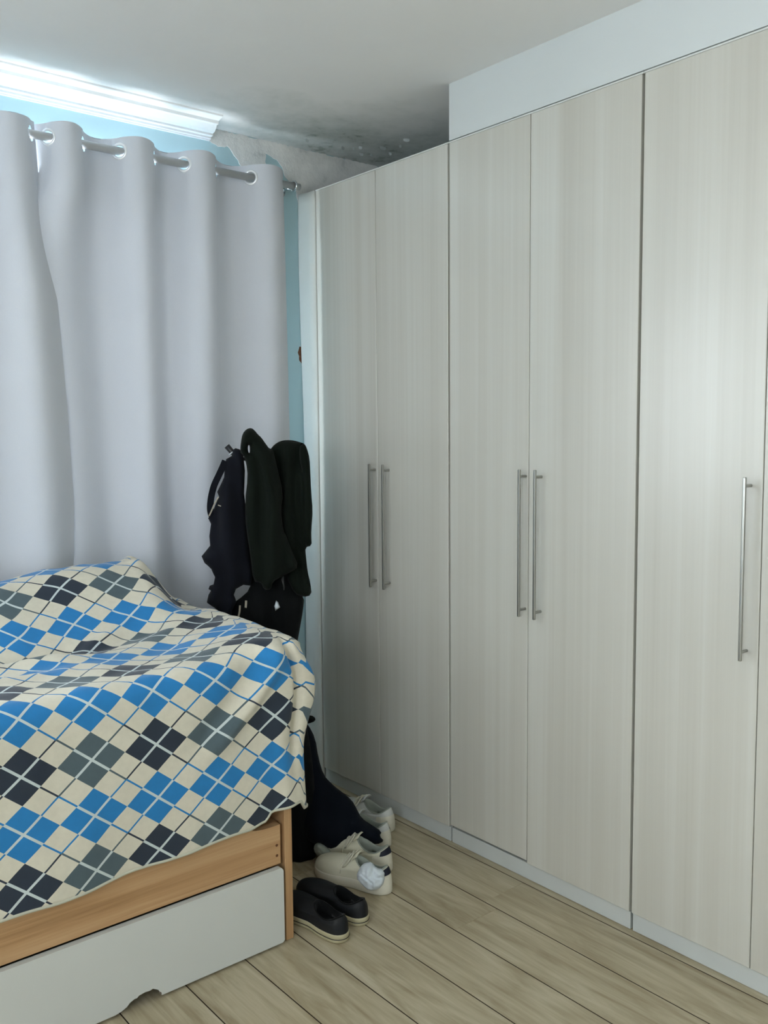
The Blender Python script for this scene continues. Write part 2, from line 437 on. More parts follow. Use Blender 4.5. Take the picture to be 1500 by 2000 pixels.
patch('putty_patch', [(1.70, 2.588), (1.70, 2.545), (1.737, 2.541), (1.775, 2.525), (1.815, 2.534), (1.85, 2.499), (1.875, 2.47), (1.88, 2.40), (1.99, 2.39), (1.982, 2.47),
      (1.984, 2.538), (2.01, 2.532), (2.036, 2.524), (2.06, 2.50), (2.073, 2.466), (2.10, 2.445), (2.121, 2.44), (2.135, 2.37), (2.20, 2.30), (2.55, 2.36), (2.66, 2.50), (2.60, 2.588)], 'y', 0.0022, M_PLASTER, wall_back, 3)
patch('bare_brick_chip', [(2.130, 1.80), (2.122, 1.775), (2.128, 1.745), (2.140, 1.732), (2.155, 1.75), (2.150, 1.80)], 'y', 0.002, M_MDFEDGE, wall_back, 5)
# peeling paint flakes curling off the ceiling
for (px, py, w_, a_) in [(670, 287, .05, .5), (690, 288, .025, .1), (704, 286, .03, -.2), (748, 287, .07, .15), (794, 271, .05, -.5), (782, 283, .03, .1), (762, 298, .03, 0),
                         (676, 300, .04, .3), (706, 299, .04, .1), (725, 300, .03, .4), (520, 282, .05, .8), (600, 272, .04, .4), (560, 330, .03, .4)]:
    c_ = on_z(px, py, ZC); V = []; Fc = []
    rnd = random.Random(px)
    w_ *= .5
    for i in range(5):
        s_ = i / 4 - .5
        for j in range(3):
            q_ = (j - 1) * 0.13 * (1 - 2.4 * s_ * s_)
            dx = s_ * w_; dy = q_ * w_ + rnd.uniform(-.001, .001)
            V.append((c_.x + dx * math.cos(a_) - dy * math.sin(a_), c_.y + dx * math.sin(a_) + dy * math.cos(a_), ZC - 0.0005 - (0.010 * ((j / 2) ** 2)) * (1 - s_ * s_)))
    for i in range(4):
        for j in range(2): Fc.append([i * 3 + j, i * 3 + j + 1, i * 3 + j + 4, i * 3 + j + 3])
    mesh('paint_flake', V, Fc, M_FLAKE, ceiling, True)

# boxing above the wardrobe and white filler strip between wardrobe and window wall
struct(box('trim_2', (XW + 0.004, YB, ZT + 0.004), (XR, 2.236, ZC), M_SOFFIT))
V = []; Fc = []; NR = 60
for i in range(NR + 1):
    z = ZT * i / NR
    yl = 3.097 - 0.004 * math.sin(z * 2.1)
    bow = 0.010 * math.sin(z * 1.9 + .6) ** 2
    rows_ = [(XW + .016, 3.000), (XW + .0, 3.000), (XW + .0 - bow * .2, 3.05), (XW - bow - .006, yl - .012), (XW - bow - .004, yl - .004), (XW - bow + .004, yl), (XW + .022, yl)]
    V += [(a, b, z) for a, b in rows_]
w_ = 7
for i in range(NR):
    for j in range(w_): Fc.append([i * w_ + j, (i + 1) * w_ + j, (i + 1) * w_ + (j + 1) % w_, i * w_ + (j + 1) % w_])
Fc += [list(range(w_)), [NR * w_ + j for j in range(w_)][::-1]]
struct(mesh('trim_3', V, Fc, M_FILLER, None, True))

# ------------------------------------------------------------------ wardrobe modules
DT = 0.018
def wardrobe(y0, y1, seam, label, low_door=None, hoff=(-.055, .02)):
    t = thing('wardrobe', label, 'wardrobe', (XW + 0.25, (y0 + y1) / 2, 0), 'row of fitted wardrobe units')
    bm = bmesh.new(); xb = XR - 0.005; th = 0.015; xf = XW + DT + 0.002
    bm_box(bm, (xf, y0 + .001, 0.05), (xb, y0 + th, ZT - .004)); bm_box(bm, (xf, y1 - th, 0.05), (xb, y1 - .001, ZT - .004))
    bm_box(bm, (xf, y0 + th, 0.056), (xb, y1 - th, 0.074)); bm_box(bm, (xb - .006, y0 + th, .074), (xb, y1 - th, ZT - .02))
    bm_box(bm, (xf + .05, y0 + th, 1.7), (xb - .01, y1 - th, 1.715))
    from_bm('body', bm, M_CARC, t)
    box('top_panel', (XW + .001, y0 + .0005, ZT - .005), (xb, y1 - .0005, ZT), M_WHITEMDF, t, .001)
    box('plinth', (XW + 0.008, y0 + .004, 0.001), (XW + 0.026, y1 - .004, 0.054), M_KICK, t, .001)
    for a, b, side in ((y0, seam, 1), (seam, y1, -1)):
        zb = 0.0575
        if low_door is not None and side == low_door: zb = 0.066
        ga = 0.0045 if a == y0 else 0.0012; gb = 0.0045 if b == y1 else 0.0012
        d = box('door', (XW, a + ga, zb), (XW + DT, b - gb, ZT - .006), M_DOOR, t, .0012)
        # handle near the seam: bar standing off on two posts
        hy = seam + (hoff[0] if side == 1 else hoff[1])
        hb = bmesh.new(); z0_, z1_ = 0.868, 1.331
        bm_box(hb, (XW - .035, hy - .004, z0_), (XW - .027, hy + .004, z1_), .002, 2)
        for zz in (z0_ + .022, z1_ - .022):
            bm_tube(hb, [(XW - .030, hy, zz), (XW + .0005, hy, zz)], .0042, 10)
        from_bm('handle', hb, M_STEEL, d)
    return t
wardrobe(2.236, 2.996, 2.621, 'pale wood wardrobe unit farthest back, beside the curtain and coats', None, (-.067, .012))
wardrobe(1.484, 2.236, 1.879, 'pale wood wardrobe unit in the middle of the row, two bar handles', -1, (-.052, .011))
wardrobe(0.730, 1.484, 1.119, 'pale wood wardrobe unit nearest the camera, cut by the right edge', None, (-.058, .032))

# ------------------------------------------------------------------ bed
YB0 = 2.0905
bed = thing('bed', 'wood-tone bed with a white drawer front under the argyle blanket', 'bed', (0.42, 2.53, 0))
BX0 = -0.56
# side rail with a scooped top at its right end
top = [(BX0 + .03, .388), (1.195, .388), (1.209, .3855), (1.225, .374), (1.245, .361), (1.265, .3535), (1.29, .350), (1.32, .349), (1.344, .350)]
pts = [(BX0 + .03, .236), (1.344, .236)] + top[::-1]
bm = bmesh.new(); bm_prism_xz(bm, pts, YB0 + .001, YB0 + .026); rail = from_bm('side_rail', bm, M_BEDX, bed)
for zz in (.292, .262):
    bm = bmesh.new(); bm_tube(bm, [(1.332, YB0 + .0003, zz), (1.332, YB0 + .004, zz)], .004, 12)
    from_bm('screw_cap', bm, M_MDFEDGE, rail)
box('end_panel', (1.358, YB0 - .001, 0.001), (1.383, 2.985, .395), M_BEDZ, bed, .0015)
box('end_panel', (BX0, YB0, 0.001), (BX0 + .025, 2.985, .42), M_BEDZ, bed, .0015)
box('rear_rail', (BX0 + .026, 2.955, .10), (1.357, 2.98, .36), M_BEDX, bed)
box('mattress_base', (BX0 + .027, YB0 + .028, .325), (1.356, 2.953, .343), M_BEDX, bed)
# white drawer front with a broken-out notch in its lower edge
rc = .012
pts = [(BX0 + .04, .008), (.842, .008), (.858, .011), (.872, .0165), (.880, .024), (.893, .029), (.899, .0285), (.905, .033), (.921, .035), (.934, .0335), (.9425, .0355), (.952, .030), (.9575, .026), (.962, .0185), (.9655, .0165), (.967, .008),
       (1.345 - .006, .008), (1.345, .014)] + [(1.345 - rc + rc * math.cos(a), .2285 - rc + rc * math.sin(a)) for a in (0, .4, .8, 1.2, PI / 2)] + [(BX0 + .04, .2285)]
bm = bmesh.new(); bm_prism_xz(bm, pts, YB0 - .012, YB0 + .006)
dr = from_bm('drawer', bm, M_DRAWW, bed, label='white front with a broken notch in its lower edge')
bm = bmesh.new(); nt = [(.842, .0085)] + pts[2:15] + [(.967, .0085)]
A = []
for x, z in nt: A.append((bm.verts.new((x, YB0 - .0117, z - .0004)), bm.verts.new((x, YB0 + .0058, z - .0004))))
for (a, b), (c, d_) in zip(A, A[1:]): bm.faces.new((a, b, d_, c))
from_bm('raw_edge', bm, M_MDFEDGE, dr, label='brown raw board showing in the notch')
bm = bmesh.new()
bm_box(bm, (BX0 + .06, YB0 + .03, .03), (1.33, YB0 + .045, .20)); bm_box(bm, (BX0 + .06, 2.80, .03), (1.33, 2.815, .20))
bm_box(bm, (BX0 + .06, YB0 + .045, .03), (BX0 + .075, 2.80, .20)); bm_box(bm, (1.315, YB0 + .045, .03), (1.33, 2.80, .20)); bm_box(bm, (BX0 + .075, YB0 + .045, .03), (1.315, 2.80, .04))
bm_box(bm, (BX0 + .06, YB0 + .0065, .05), (1.33, YB0 + .03, .19))
from_bm('drawer_box', bm, M_CARC, bed)
# mattress
bm = bmesh.new(); bm_box(bm, (BX0 + .05, 2.108, .352), (1.335, 2.95, .79), .045, 5)
mo = from_bm('mattress', bm, M_MATT, None, True); props(mo, 'beige mattress showing at its lower corner under the blanket hem', 'mattress')

# ------------------------------------------------------------------ argyle blanket
XE = 1.392; ZS = 0.845; YF = 2.070
def g2(x, y, cx, cy, sx, sy, ang=0.0):
    dx, dy = x - cx, y - cy; c_, s_ = math.cos(ang), math.sin(ang)
    a = (dx * c_ + dy * s_) / sx; b = (-dx * s_ + dy * c_) / sy
    return math.exp(-(a * a + b * b))
def htop(x, y):
    h = 0.838 + 0.018 * sm(.9, 1.38, x) + .030 * sm(1.12, 1.36, x)
    # bunched pillow at the back left
    cx = 1.30 + 0.02 * math.sin(y * 20)
    xm = 1 - sm(1.235, 1.385, x + .12 * (2.78 - y))
    cr = 0.166 + 0.024 * sm(.70, 1.0, x) - .016 * sm(1.08, 1.25, x)
    m = sm(2.46 - .04 * math.sin(x * 5), 2.78, y) ** 0.9 * (1 - 0.5 * sm(2.83, 2.98, y))
    h += cr * m * xm
    # ripples in the hollow in front of it
    h += 0.020 * g2(x, y, .80, 2.42, .16, .035, -.15) - .016 * g2(x, y, .82, 2.50, .2, .03, -.15)
    h += 0.016 * g2(x, y, 1.02, 2.52, .13, .025, .45) + .014 * g2(x, y, .70, 2.30, .12, .03, .1)
    h += 0.012 * g2(x, y, 1.20, 2.45, .22, .05, .5) - .010 * g2(x, y, 1.1, 2.35, .2, .05, .3)
    h += 0.016 * g2(x, y, 1.36, 2.80, .05, .08, .3) * 1.0
    h += 0.010 * (noise.noise((x * 6, y * 7, 1.3))) + .004 * noise.noise((x * 17, y * 19, 5.0))
    h += .015 * math.sin(y * 62 + x * 30) * sm(1.20, 1.28, x) * sm(2.66, 2.76, y) * (1 - sm(1.36, 1.40, x))
    return h
def fdisp(x, z):
    """outward relief of the hanging front"""
    d = 0.010 * noise.noise((x * 5, z * 3, 9.0)) + .003 * noise.noise((x * 16, z * 8, 2.0))
    # ridge running from the corner down and to the left
    t_ = (0.86 - z) / 0.22; lx = 1.345 - .19 * t_
    d += 0.020 * math.exp(-((x - lx) / .030) ** 2) * sm(.56, .72, z)
    d -= 0.012 * math.exp(-((x - lx + .07) / .035) ** 2) * sm(.56, .72, z)
    d += 0.014 * math.exp(-((x - 1.33 + (z - .6) * .1) / .03) ** 2) * sm(.80, .6, z)
    d -= 0.026 * math.exp(-((x - 1.368 - .03 * (.8 - z)) / .011) ** 2) * sm(.50, .62, z) * sm(.90, .84, z)
    return d
DV = 0.008
VMIN, VMAX = 0.34, 2.05
def hem(x): return .350 + .022 * sm(.55, 1.20, x) + .012 * sm(1.22, 1.275, x) + .022 * sm(1.275, 1.30, x) + .003 * math.sin(x * 23)
def profile(x, zs_extra=0):
    pts = []
    R = 0.052
    hz = htop(x, YF + R + .01)
    z = 0.30
    while z < hz - R:
        pts.append((YF - fdisp(x, z) - .004 * sm(.8, .4, z), z)); z += 0.01
    for k in range(1, 8):
        a = k / 8 * PI / 2
        pts.append((YF - fdisp(x, hz - R) * math.cos(a) + R - R * math.cos(a), hz - R + R * math.sin(a)))
    y = YF + R + .01
    while y < 2.925:
        pts.append((y, htop(x, y))); y += 0.01
    z = htop(x, 2.925) - .01
    while z > 0.55:
        pts.append((2.945 - .02 * math.exp(-(htop(x, 2.925) - z) * 40), z)); z -= .01
    return pts
def sample(pts, v):
    # arc length measured from z=0.30 at v=0.30
    s_ = 0.30
    for (a, b) in zip(pts, pts[1:]):
        L = math.hypot(b[0] - a[0], b[1] - a[1])
        if s_ + L >= v:
            f = (v - s_) / L
            return (a[0] + (b[0] - a[0]) * f, a[1] + (b[1] - a[1]) * f)
        s_ += L
    return pts[-1]
cols = []; U = []
u = -0.545
while u < XE - .003: U.append(u); u += 0.010 if u < 1.30 else 0.005
U.append(XE)
nv = 150
Vt = []; UV = []; Fc = []
for u in U:
    pr = profile(u); vm = hem(u)
    # cumulative
    cum = [0.30]
    for a, b in zip(pr, pr[1:]): cum.append(cum[-1] + math.hypot(b[0] - a[0], b[1] - a[1]))
    vend = min(cum[-1], 1.95); j = 0
    for i in range(nv + 1):
        v = vm + (vend - vm) * i / nv
        while j < len(cum) - 2 and cum[j + 1] < v: j += 1
        f = (v - cum[j]) / (cum[j + 1] - cum[j]); f = min(1, max(0, f))
        y = pr[j][0] + (pr[j + 1][0] - pr[j][0]) * f; z = pr[j][1] + (pr[j + 1][1] - pr[j][1]) * f
        # slight flare of the drop towards the corner and bed end
        xx = u
        if y < 2.16: xx += (0.030 * sm(.87, .76, z) - .022 * sm(.74, .58, z)) * sm(1.0, XE, u)
        # bunched gathers at the end of the pillow
        Vt.append((xx, y, z)); UV.append((u, v))
nu = len(U)
for i in range(nu - 1):
    for j in range(nv): Fc.append([i * (nv + 1) + j, (i + 1) * (nv + 1) + j, (i + 1) * (nv + 1) + j + 1, i * (nv + 1) + j + 1])
# the part that hangs over the bed end, wrapped round the corner in a pleat
DMAX = 0.30; nd = 26
last = (nu - 1) * (nv + 1)
edge = [Vector(Vt[last + j]) for j in range(nv + 1)]; edge_v = [UV[last + j][1] for j in range(nv + 1)]
pe = profile(XE)
v_s = None
for j in range(nv + 1):
    if edge[j].y > YF + .035: v_s = edge_v[j]; j_s = j; break
corner = edge[j_s]
prev_idx = [last + j for j in range(nv + 1)]
for k in range(1, nd + 1):
    du = DMAX * k / nd; idx = []
    for j in range(nv + 1):
        v = edge_v[j]
        if v >= v_s:
            e = edge[j]; R = .03; s_ = min(du, R * PI / 2); a = s_ / R; rest = du - s_
            back = sm(v_s, v_s + .18, v)
            p = Vector((e.x + R * math.sin(a) + .006 * math.sin(v * 34) * min(1, rest / .08), e.y, e.z - R * (1 - math.cos(a)) - rest))
            if e.y > 2.9 and e.z < htop(XE, 2.925) - .02: p = Vector((e.x + R * math.sin(a), e.y - rest * .5, e.z))
        else:
            dv = v_s - v; rho = math.hypot(du, dv); ph = math.atan2(du, dv) / (PI / 2)
            L = rho * PI / 2; s_ = ph * L; half = L * .5
            e = edge[j]
            # the drop continues round the corner, runs back along the bed end, then folds under
            R = .028
            z_side = corner.z - .0 - (rho if ph > .5 else (dv * (1 - ph * 2) + rho * ph * 2))
            base_x = e.x * (1 - ph) + (corner.x + .03) * ph
            flare = .020 * sm(0, .1, dv) * math.exp(-((z_side - .74) / .10) ** 2)
            if s_ < R * PI / 2:
                a = s_ / R; x_ = base_x + R * math.sin(a) + flare; y_ = e.y + R * (1 - math.cos(a))
            elif s_ < half:
                x_ = base_x + R + flare; y_ = e.y + R + (s_ - R * PI / 2)
            else:
                x_ = base_x + R * .35; y_ = max(e.y + R * .5, e.y + R + (half - R * PI / 2) - (s_ - half))
            x_ += .008 * math.sin(y_ * 30 + z_side * 6) * min(1, s_ / .08)
            p = Vector((x_, y_, z_side))
        idx.append(len(Vt)); Vt.append(tuple(p)); UV.append((XE + du, v))
    for j in range(nv): Fc.append([prev_idx[j], idx[j], idx[j + 1], prev_idx[j + 1]])
    prev_idx = idx
bl = mesh('blanket', Vt, Fc, M_BLANK, None, True, uv=UV)
props(bl, 'blue, grey and cream argyle fleece blanket covering the bed', 'blanket')
so = bl.modifiers.new('thickness', 'SOLIDIFY'); so.thickness = 0.005; so.offset = -1
# rolled hem along the front drop
bm = bmesh.new(); hp = []
for i in range(0, nu):
    p = Vector(Vt[i * (nv + 1)]); hp.append(p + Vector((0, .002, .002)))
for k in range(1, 4):
    hp.append(Vector(Vt[nu * (nv + 1) + (k - 1) * (nv + 1)]) + Vector((0, 0, .002)))
bm_tube(bm, hp, .0045, 8)
hm = from_bm('hem', bm, cloth_mat('cream_hem', srgb(200, 198, 180)), bl, True)

# ------------------------------------------------------------------ curtains
M_RING = plain('whitened_ring', srgb(240, 242, 244), 0.2, 0.35, 0.6, 40, 0.01)  # near-white base stands in for backlight shining through the eyelets
def interp_phase(cross, x):
    # cross: list of zero crossings; returns phase (each crossing = k*pi)
    if x <= cross[0]: return (x - cross[0]) / (cross[1] - cross[0]) * PI
    for k_, (a, b) in enumerate(zip(cross, cross[1:])):
        if x <= b: return (k_ + (x - a) / (b - a)) * PI
    return (len(cross) - 1 + (x - cross[-1]) / (cross[-1] - cross[-2])) * PI
ROD_Y, ROD_Z = 2.995, 2.4025
def curtain(label, cross, xl, xr, sgn, shift, ysh, amp_tab, rings, seed, back_left=False, back_right=False):
    t = thing('curtain', label, 'curtain', ((xl + xr) / 2, ROD_Y, ROD_Z), 'eyelet curtains on the rod')
    NX = int((xr - xl) / .004); V = []; Fc = []
    ztop, zbot = 2.448, 0.42
    FS = [k_ * .0018 for k_ in range(28)] + [.0504 + (1 - .0504) * k_ / 80 for k_ in range(1, 81)]; NZ = len(FS) - 1
    for j in range(NZ + 1):
        f = FS[j]; z = ztop + (zbot - ztop) * f
        amp = lerp_tab(amp_tab, f)
        for i in range(NX + 1):
            g = i / NX; x = xl + (xr - xl) * g
            ph = interp_phase(cross, x)
            n1 = noise.noise((x * 2.2, z * .5, seed)); n2 = noise.noise((x * 5, z * .9, seed + 4))
            # folds drift and broaden on the way down
            ph2 = ph + n1 * 1.1 * sm(0.05, .7, f)
            w = math.sin(ph2)
            if f < .12: w = math.copysign(abs(w) ** .75, w)
            y = ROD_Y - sgn * amp * w - ysh(f, g) + .010 * n2 * sm(.1, .6, f)
            xx = x + shift(f, g)
            zz = z + (.004 * math.sin(ph) if j == 0 else 0)
            V.append((xx, y, zz))
    W = NX + 1
    for j in range(NZ):
        for i in range(NX):
            c_ = (Vector(V[j * W + i]) + Vector(V[(j + 1) * W + i + 1])) / 2
            if j < 40 and any((c_ - Vector((x, ROD_Y, ROD_Z))).length < .0235 for x in cross): continue
            Fc.append([j * W + i, (j + 1) * W + i, (j + 1) * W + i + 1, j * W + i + 1])
    mesh('panel', V, Fc, M_CURT, t, True)
    for x in rings:
        bm = bmesh.new(); bm_torus(bm, (x, ROD_Y, ROD_Z), (.76, .65, 0), .0235, .0050, 32, 10, .7)
        from_bm('eyelet_ring', bm, M_RING, t, True)
    return t
amp = [(0, .042), (.08, .044), (.25, .040), (.5, .033), (.8, .028), (1, .025)]
curtain('pale grey eyelet curtain panel on the right, hanging behind the coats', [1.095, 1.211, 1.336, 1.464, 1.576, 1.704, 1.85, 1.995], 1.062, 2.000, 1,
        lambda f, g: .012 * f - (.03 + .25 * sm(.08, .26, f)) * math.exp(-g * 14) * sm(.06, .12, f), lambda f, g: .004 * f - .014 * math.exp(-g * 8) * sm(.08, .2, f), amp, [1.095, 1.336, 1.576, 1.85], 1.0)
curtain('pale grey eyelet curtain panel on the left, overlapping the other near the bed', [-.445, -.32, -.20, -.075, .05, .17, .29, .42, .545, .67, .79, .915, 1.040], -.44, 1.062, -1,
        lambda f, g: g ** 5 * lerp_tab([(0, 0), (.08, .008), (.25, .028), (.45, .050), (.6, .060), (.7, .052), (1, .05)], f), lambda f, g: .055 * g ** 3 * sm(.10, .30, f) * (1 - sm(.68, .78, f) * .8), amp, [-.445 + .012, -.20, .05, .29, .545, .79], 7.0)
# rod with finial and wall bracket
rod = thing('curtain_rod', 'grey metal curtain rod with round end cap by the wardrobe', 'curtain rod', (1.0, ROD_Y, ROD_Z))
tube('rod', [(-1.0, ROD_Y, ROD_Z), (2.07, ROD_Y, ROD_Z)], .0135, M_ROD, rod, 20)
bm = bmesh.new()
prof_ = [(0, .0), (.0, .017), (.006, .021), (.012, .0215), (.016, .019), (.018, .014), (.024, .016), (.028, .012), (.030, .0)]
bm_tube(bm, [(2.066 + a, ROD_Y, ROD_Z) for a, r_ in prof_], [max(r_, .001) for a, r_ in prof_], 24)
from_bm('end_cap', bm, M_CHROME, rod, True)
bm = bmesh.new(); bm_tube(bm, [(2.045, ROD_Y + .012, ROD_Z), (2.045, YWIN - .004, ROD_Z)], .007, 12); bm_tube(bm, [(2.045, YWIN - .008, ROD_Z), (2.045, YWIN - .003, ROD_Z)], .024, 24)
bm_torus(bm, (2.045, ROD_Y, ROD_Z), (1, 0, 0), .018, .004, 24, 8)
from_bm('bracket', bm, M_CHROME, rod, True)
bm = bmesh.new(); bm_tube(bm, [(-.9, ROD_Y + .012, ROD_Z), (-.9, YWIN - .001, ROD_Z)], .007, 12); bm_torus(bm, (-.9, ROD_Y, ROD_Z), (1, 0, 0), .018, .004, 24, 8)
from_bm('bracket', bm, M_CHROME, rod, True)

# ------------------------------------------------------------------ soft goods built from an outline, with volume; unseen backs of the clothes thickened to shade the corner
def pt_in(poly, p):
    x, y = p; c_ = False; n_ = len(poly)
    for i in range(n_):
        x1, y1 = poly[i]; x2, y2 = poly[(i + 1) % n_]
        if (y1 > y) != (y2 > y) and x < (x2 - x1) * (y - y1) / (y2 - y1) + x1: c_ = not c_
    return c_
def dist_poly(poly, p):
    P = Vector(p); best = 9e9; n_ = len(poly)
    for i in range(n_):
        a = Vector(poly[i]); b = Vector(poly[(i + 1) % n_]); d = b - a
        t_ = max(0, min(1, (P - a).dot(d) / max(d.dot(d), 1e-12)))
        best = min(best, (a + d * t_ - P).length)
    return best
def smooth_poly(pts, it=2):
    for _ in range(it):
        q = []
        for i in range(len(pts)):
            a = Vector(pts[i]); b = Vector(pts[(i + 1) % len(pts)])
            q += [a.lerp(b, .25), a.lerp(b, .75)]
        pts = q
    return [tuple(p) for p in pts]
def drape(name, outline, origin, mat, parent=None, thick=.05, back=.04, edge=.05, folds=None, holes=(), step=7.0, it=1, az=0.62, tilt=0.0, label=None, fold_amp=.012, fold_w=26.0, seed=0.0, lean=0.0, sharp=False):
    """outline in photo pixels, laid on an upright plane through origin, then given volume and folds"""
    n_ = Vector((-math.sin(az) * math.cos(tilt), -math.cos(az) * math.cos(tilt), math.sin(tilt)))
    o_ = Vector(origin)
    poly = outline if sharp else smooth_poly(outline, it)
    hs = [smooth_poly(h, 1) for h in holes]
    pts = [Vector(p) for p in poly]; edges = [(i, (i + 1) % len(poly)) for i in range(len(poly))]
    for h in hs:
        b = len(pts); pts += [Vector(p) for p in h]; edges += [(b + i, b + (i + 1) % len(h)) for i in range(len(h))]
    nb = len(pts)
    xs = [p[0] for p in poly]; ys = [p[1] for p in poly]
    y = min(ys) + step / 2; r_ = 0
    while y < max(ys):
        x = min(xs) + step / 2 + (step / 2 if r_ % 2 else 0)
        while x < max(xs):
            if pt_in(poly, (x, y)) and not any(pt_in(h, (x, y)) for h in hs):
                if dist_poly(poly, (x, y)) > step * .45 and all(dist_poly(h, (x, y)) > step * .45 for h in hs): pts.append(Vector((x, y)))
            x += step
        y += step * .87; r_ += 1
    res = delaunay_2d_cdt(pts, edges, [], 0, 1e-6)
    P2, T3 = res[0], res[2]
    tri = []
    for f in T3:
        c_ = sum((P2[i] for i in f), Vector((0, 0))) / len(f)
        if pt_in(poly, c_) and not any(pt_in(h, c_) for h in hs): tri.append(list(f))
    ppm = F_PX / ((o_ - CAM).dot(fw))
    V = []; Fc = []; fr = {}; bk = {}
    for i, p in enumerate(P2):
        d = dist_poly(poly, p)
        for h in hs: d = min(d, dist_poly(h, p))
        dm = d / ppm; prof = math.sqrt(max(0, 1 - (1 - min(1, dm / edge)) ** 2))
        w = on_plane(p[0], p[1], o_, n_)
        if lean: w = w  # reserved
        rx = p[0] / ppm; rz = p[1] / ppm
        fd = fold_amp * (math.sin(rx * 2 * PI * fold_w / 2 + 2.2 * noise.noise((rx * 4, rz * 2.2, seed)) * 2) * .6 + 1.6 * noise.noise((rx * 14, rz * 4.5, seed + 3)))
        if folds: fd += folds(p[0], p[1])
        boundary = dm < 1e-5
        fr[i] = len(V); V.append(w + n_ * (thick * prof + fd * prof))
        if boundary: bk[i] = fr[i]
        else: bk[i] = len(V); V.append(w - n_ * (back * prof))
    for f in tri:
        Fc.append([fr[i] for i in f]); Fc.append([bk[i] for i in f][::-1])
    o = mesh(name, V, Fc, mat, parent, True, label)
    m_ = o.data; b_ = bmesh.new(); b_.from_mesh(m_); bmesh.ops.recalc_face_normals(b_, faces=b_.faces); b_.to_mesh(m_); b_.free()
    return o
def z1(x, y, s=6.25, ox=400, oy=820): return (ox + x / s, oy + y / s)
def z2(x, y): return z1(x, y, 6.25, 400, 1040)

# coat rack: hidden pole with feet and short hooks
RX, RY = 1.74, 2.66
rack = thing('coat_rack', 'black upright coat rack buried under dark clothes beside the wardrobe', 'coat rack', (RX, RY, 0))
tube('pole', [(RX, RY, .02), (RX, RY, 1.40)], .013, M_HOOK, rack, 14)
bm = bmesh.new()
for k in range(4):
    a = PI / 4 + k * PI / 2; bm_tube(bm, [(RX, RY, .05), (RX + .10 * math.cos(a), RY + .10 * math.sin(a), .03), (RX + .2 * math.cos(a), RY + .2 * math.sin(a), .012)], .010, 10)
from_bm('foot', bm, M_HOOK, rack, True)
hook_tip = on_plane(443, 871, Vector((RX, RY, 0)), Vector((-math.sin(.62), -math.cos(.62), 0)))
hook_in = on_plane(462, 893, Vector((RX, RY, 0)), Vector((-math.sin(.62), -math.cos(.62), 0)))
tube('hook', [(RX, RY, 1.33), hook_in, hook_in.lerp(hook_tip, .45), hook_tip], [.006, .006, .0095, .0105], M_HOOK, rack, 12, 'short angled peg poking out at the top left')
tip = on_plane(452, 885, Vector((RX, RY, 0)), Vector((-math.sin(.62), -math.cos(.62), 0)))
bm = bmesh.new(); bm_torus(bm, tip, hook_tip - hook_in, .0095, .0024, 16, 8); from_bm('collar', bm, M_SOCK, rack, True, 'white ring on the peg')

# left: dark navy jacket
P = [z1(330, 440), z1(345, 365), z1(375, 345), z1(425, 360), z1(470, 420), z1(490, 620), z1(480, 900), z1(520, 1250), z1(540, 1500), z2(560, 300), z2(590, 500), z2(560, 650), z2(470, 640),
     z2(380, 690), z2(355, 760), z2(385, 850), z2(330, 960), z2(330, 1060), z2(230, 1010), z2(120, 920), z2(25, 850), z2(45, 760), z2(75, 710), z2(45, 690), z2(60, 650), z2(105, 640), z2(125, 545), z2(75, 440),
     z2(-5, 370), z2(-40, 290), z2(10, 230), z2(65, 160), z1(55, 1420), z1(75, 1270), z1(40, 1200), z1(85, 1150), z1(125, 1050), z1(172, 935), z1(152, 880), z1(235, 700), z1(245, 560), z1(260, 480)]
jk = thing('jacket', 'dark navy jacket hanging at the left of the coat rack, strap at its side', 'jacket', (RX - .12, RY + .04, 1.30), 'clothes on the coat rack')
drape('body', P, (RX - .02, RY - .02, 1), M_NAVY, jk, .05, .11, .05, None, (), 5.5, 1, seed=2.0, fold_amp=.024, sharp=True)
# side strap loop with pale edge
loopc = [z1(250, 500), z1(190, 640), z1(110, 800), z1(75, 950), z1(62, 1090), z1(85, 1180), z1(130, 1210)]
o_ = Vector((RX - .02, RY - .03, 1)); n_ = Vector((-math.sin(.62), -math.cos(.62), 0))
def ribbon(name, path, w, th, mat, parent, o_=o_, n_=n_, off=.0, label=None):
    pts = [on_plane(p[0], p[1], o_, n_) + n_ * off for p in path]; V = []; Fc = []
    # refine
    q = []
    for a, b in zip(pts, pts[1:]):
        for k in range(4): q.append(a.lerp(b, k / 4))
    q.append(pts[-1]); pts = q
    for _ in range(3):
        pts = [pts[0]] + [(pts[i - 1] + pts[i] * 2 + pts[i + 1]) / 4 for i in range(1, len(pts) - 1)] + [pts[-1]]
    for i, p in enumerate(pts):
        t_ = (pts[min(i + 1, len(pts) - 1)] - pts[max(i - 1, 0)]).normalized(); s_ = t_.cross(n_).normalized()
        for a, b in ((-1, 1), (1, 1), (1, -1), (-1, -1)): V.append(p + s_ * (w / 2 * a) + n_ * (th / 2 * b))
    for i in range(len(pts) - 1):
        for k in range(4): Fc.append([i * 4 + k, i * 4 + (k + 1) % 4, (i + 1) * 4 + (k + 1) % 4, (i + 1) * 4 + k])
    Fc += [[0, 1, 2, 3][::-1], [len(V) - 4 + k for k in range(4)]]
    return mesh(name, V, Fc, mat, parent, False, label)
ribbon('strap', loopc, .022, .006, M_NAVY, jk)
ribbon('piping', [z1(170, 940), z1(120, 1020), z1(85, 1110), z1(55, 1170)], .0045, .004, M_STRIPE, jk, off=.006, label='pale piping on the strap')
ribbon('zip_pull', [z1(180, 1025), z1(215, 1040)], .003, .003, M_STRIPE, jk, off=.05, label='small pale zip pull')
ribbon('zip_pull', [z1(250, 1158), z1(272, 1163)], .004, .003, M_STRIPE, jk, off=.055, label='small pale zip pull')

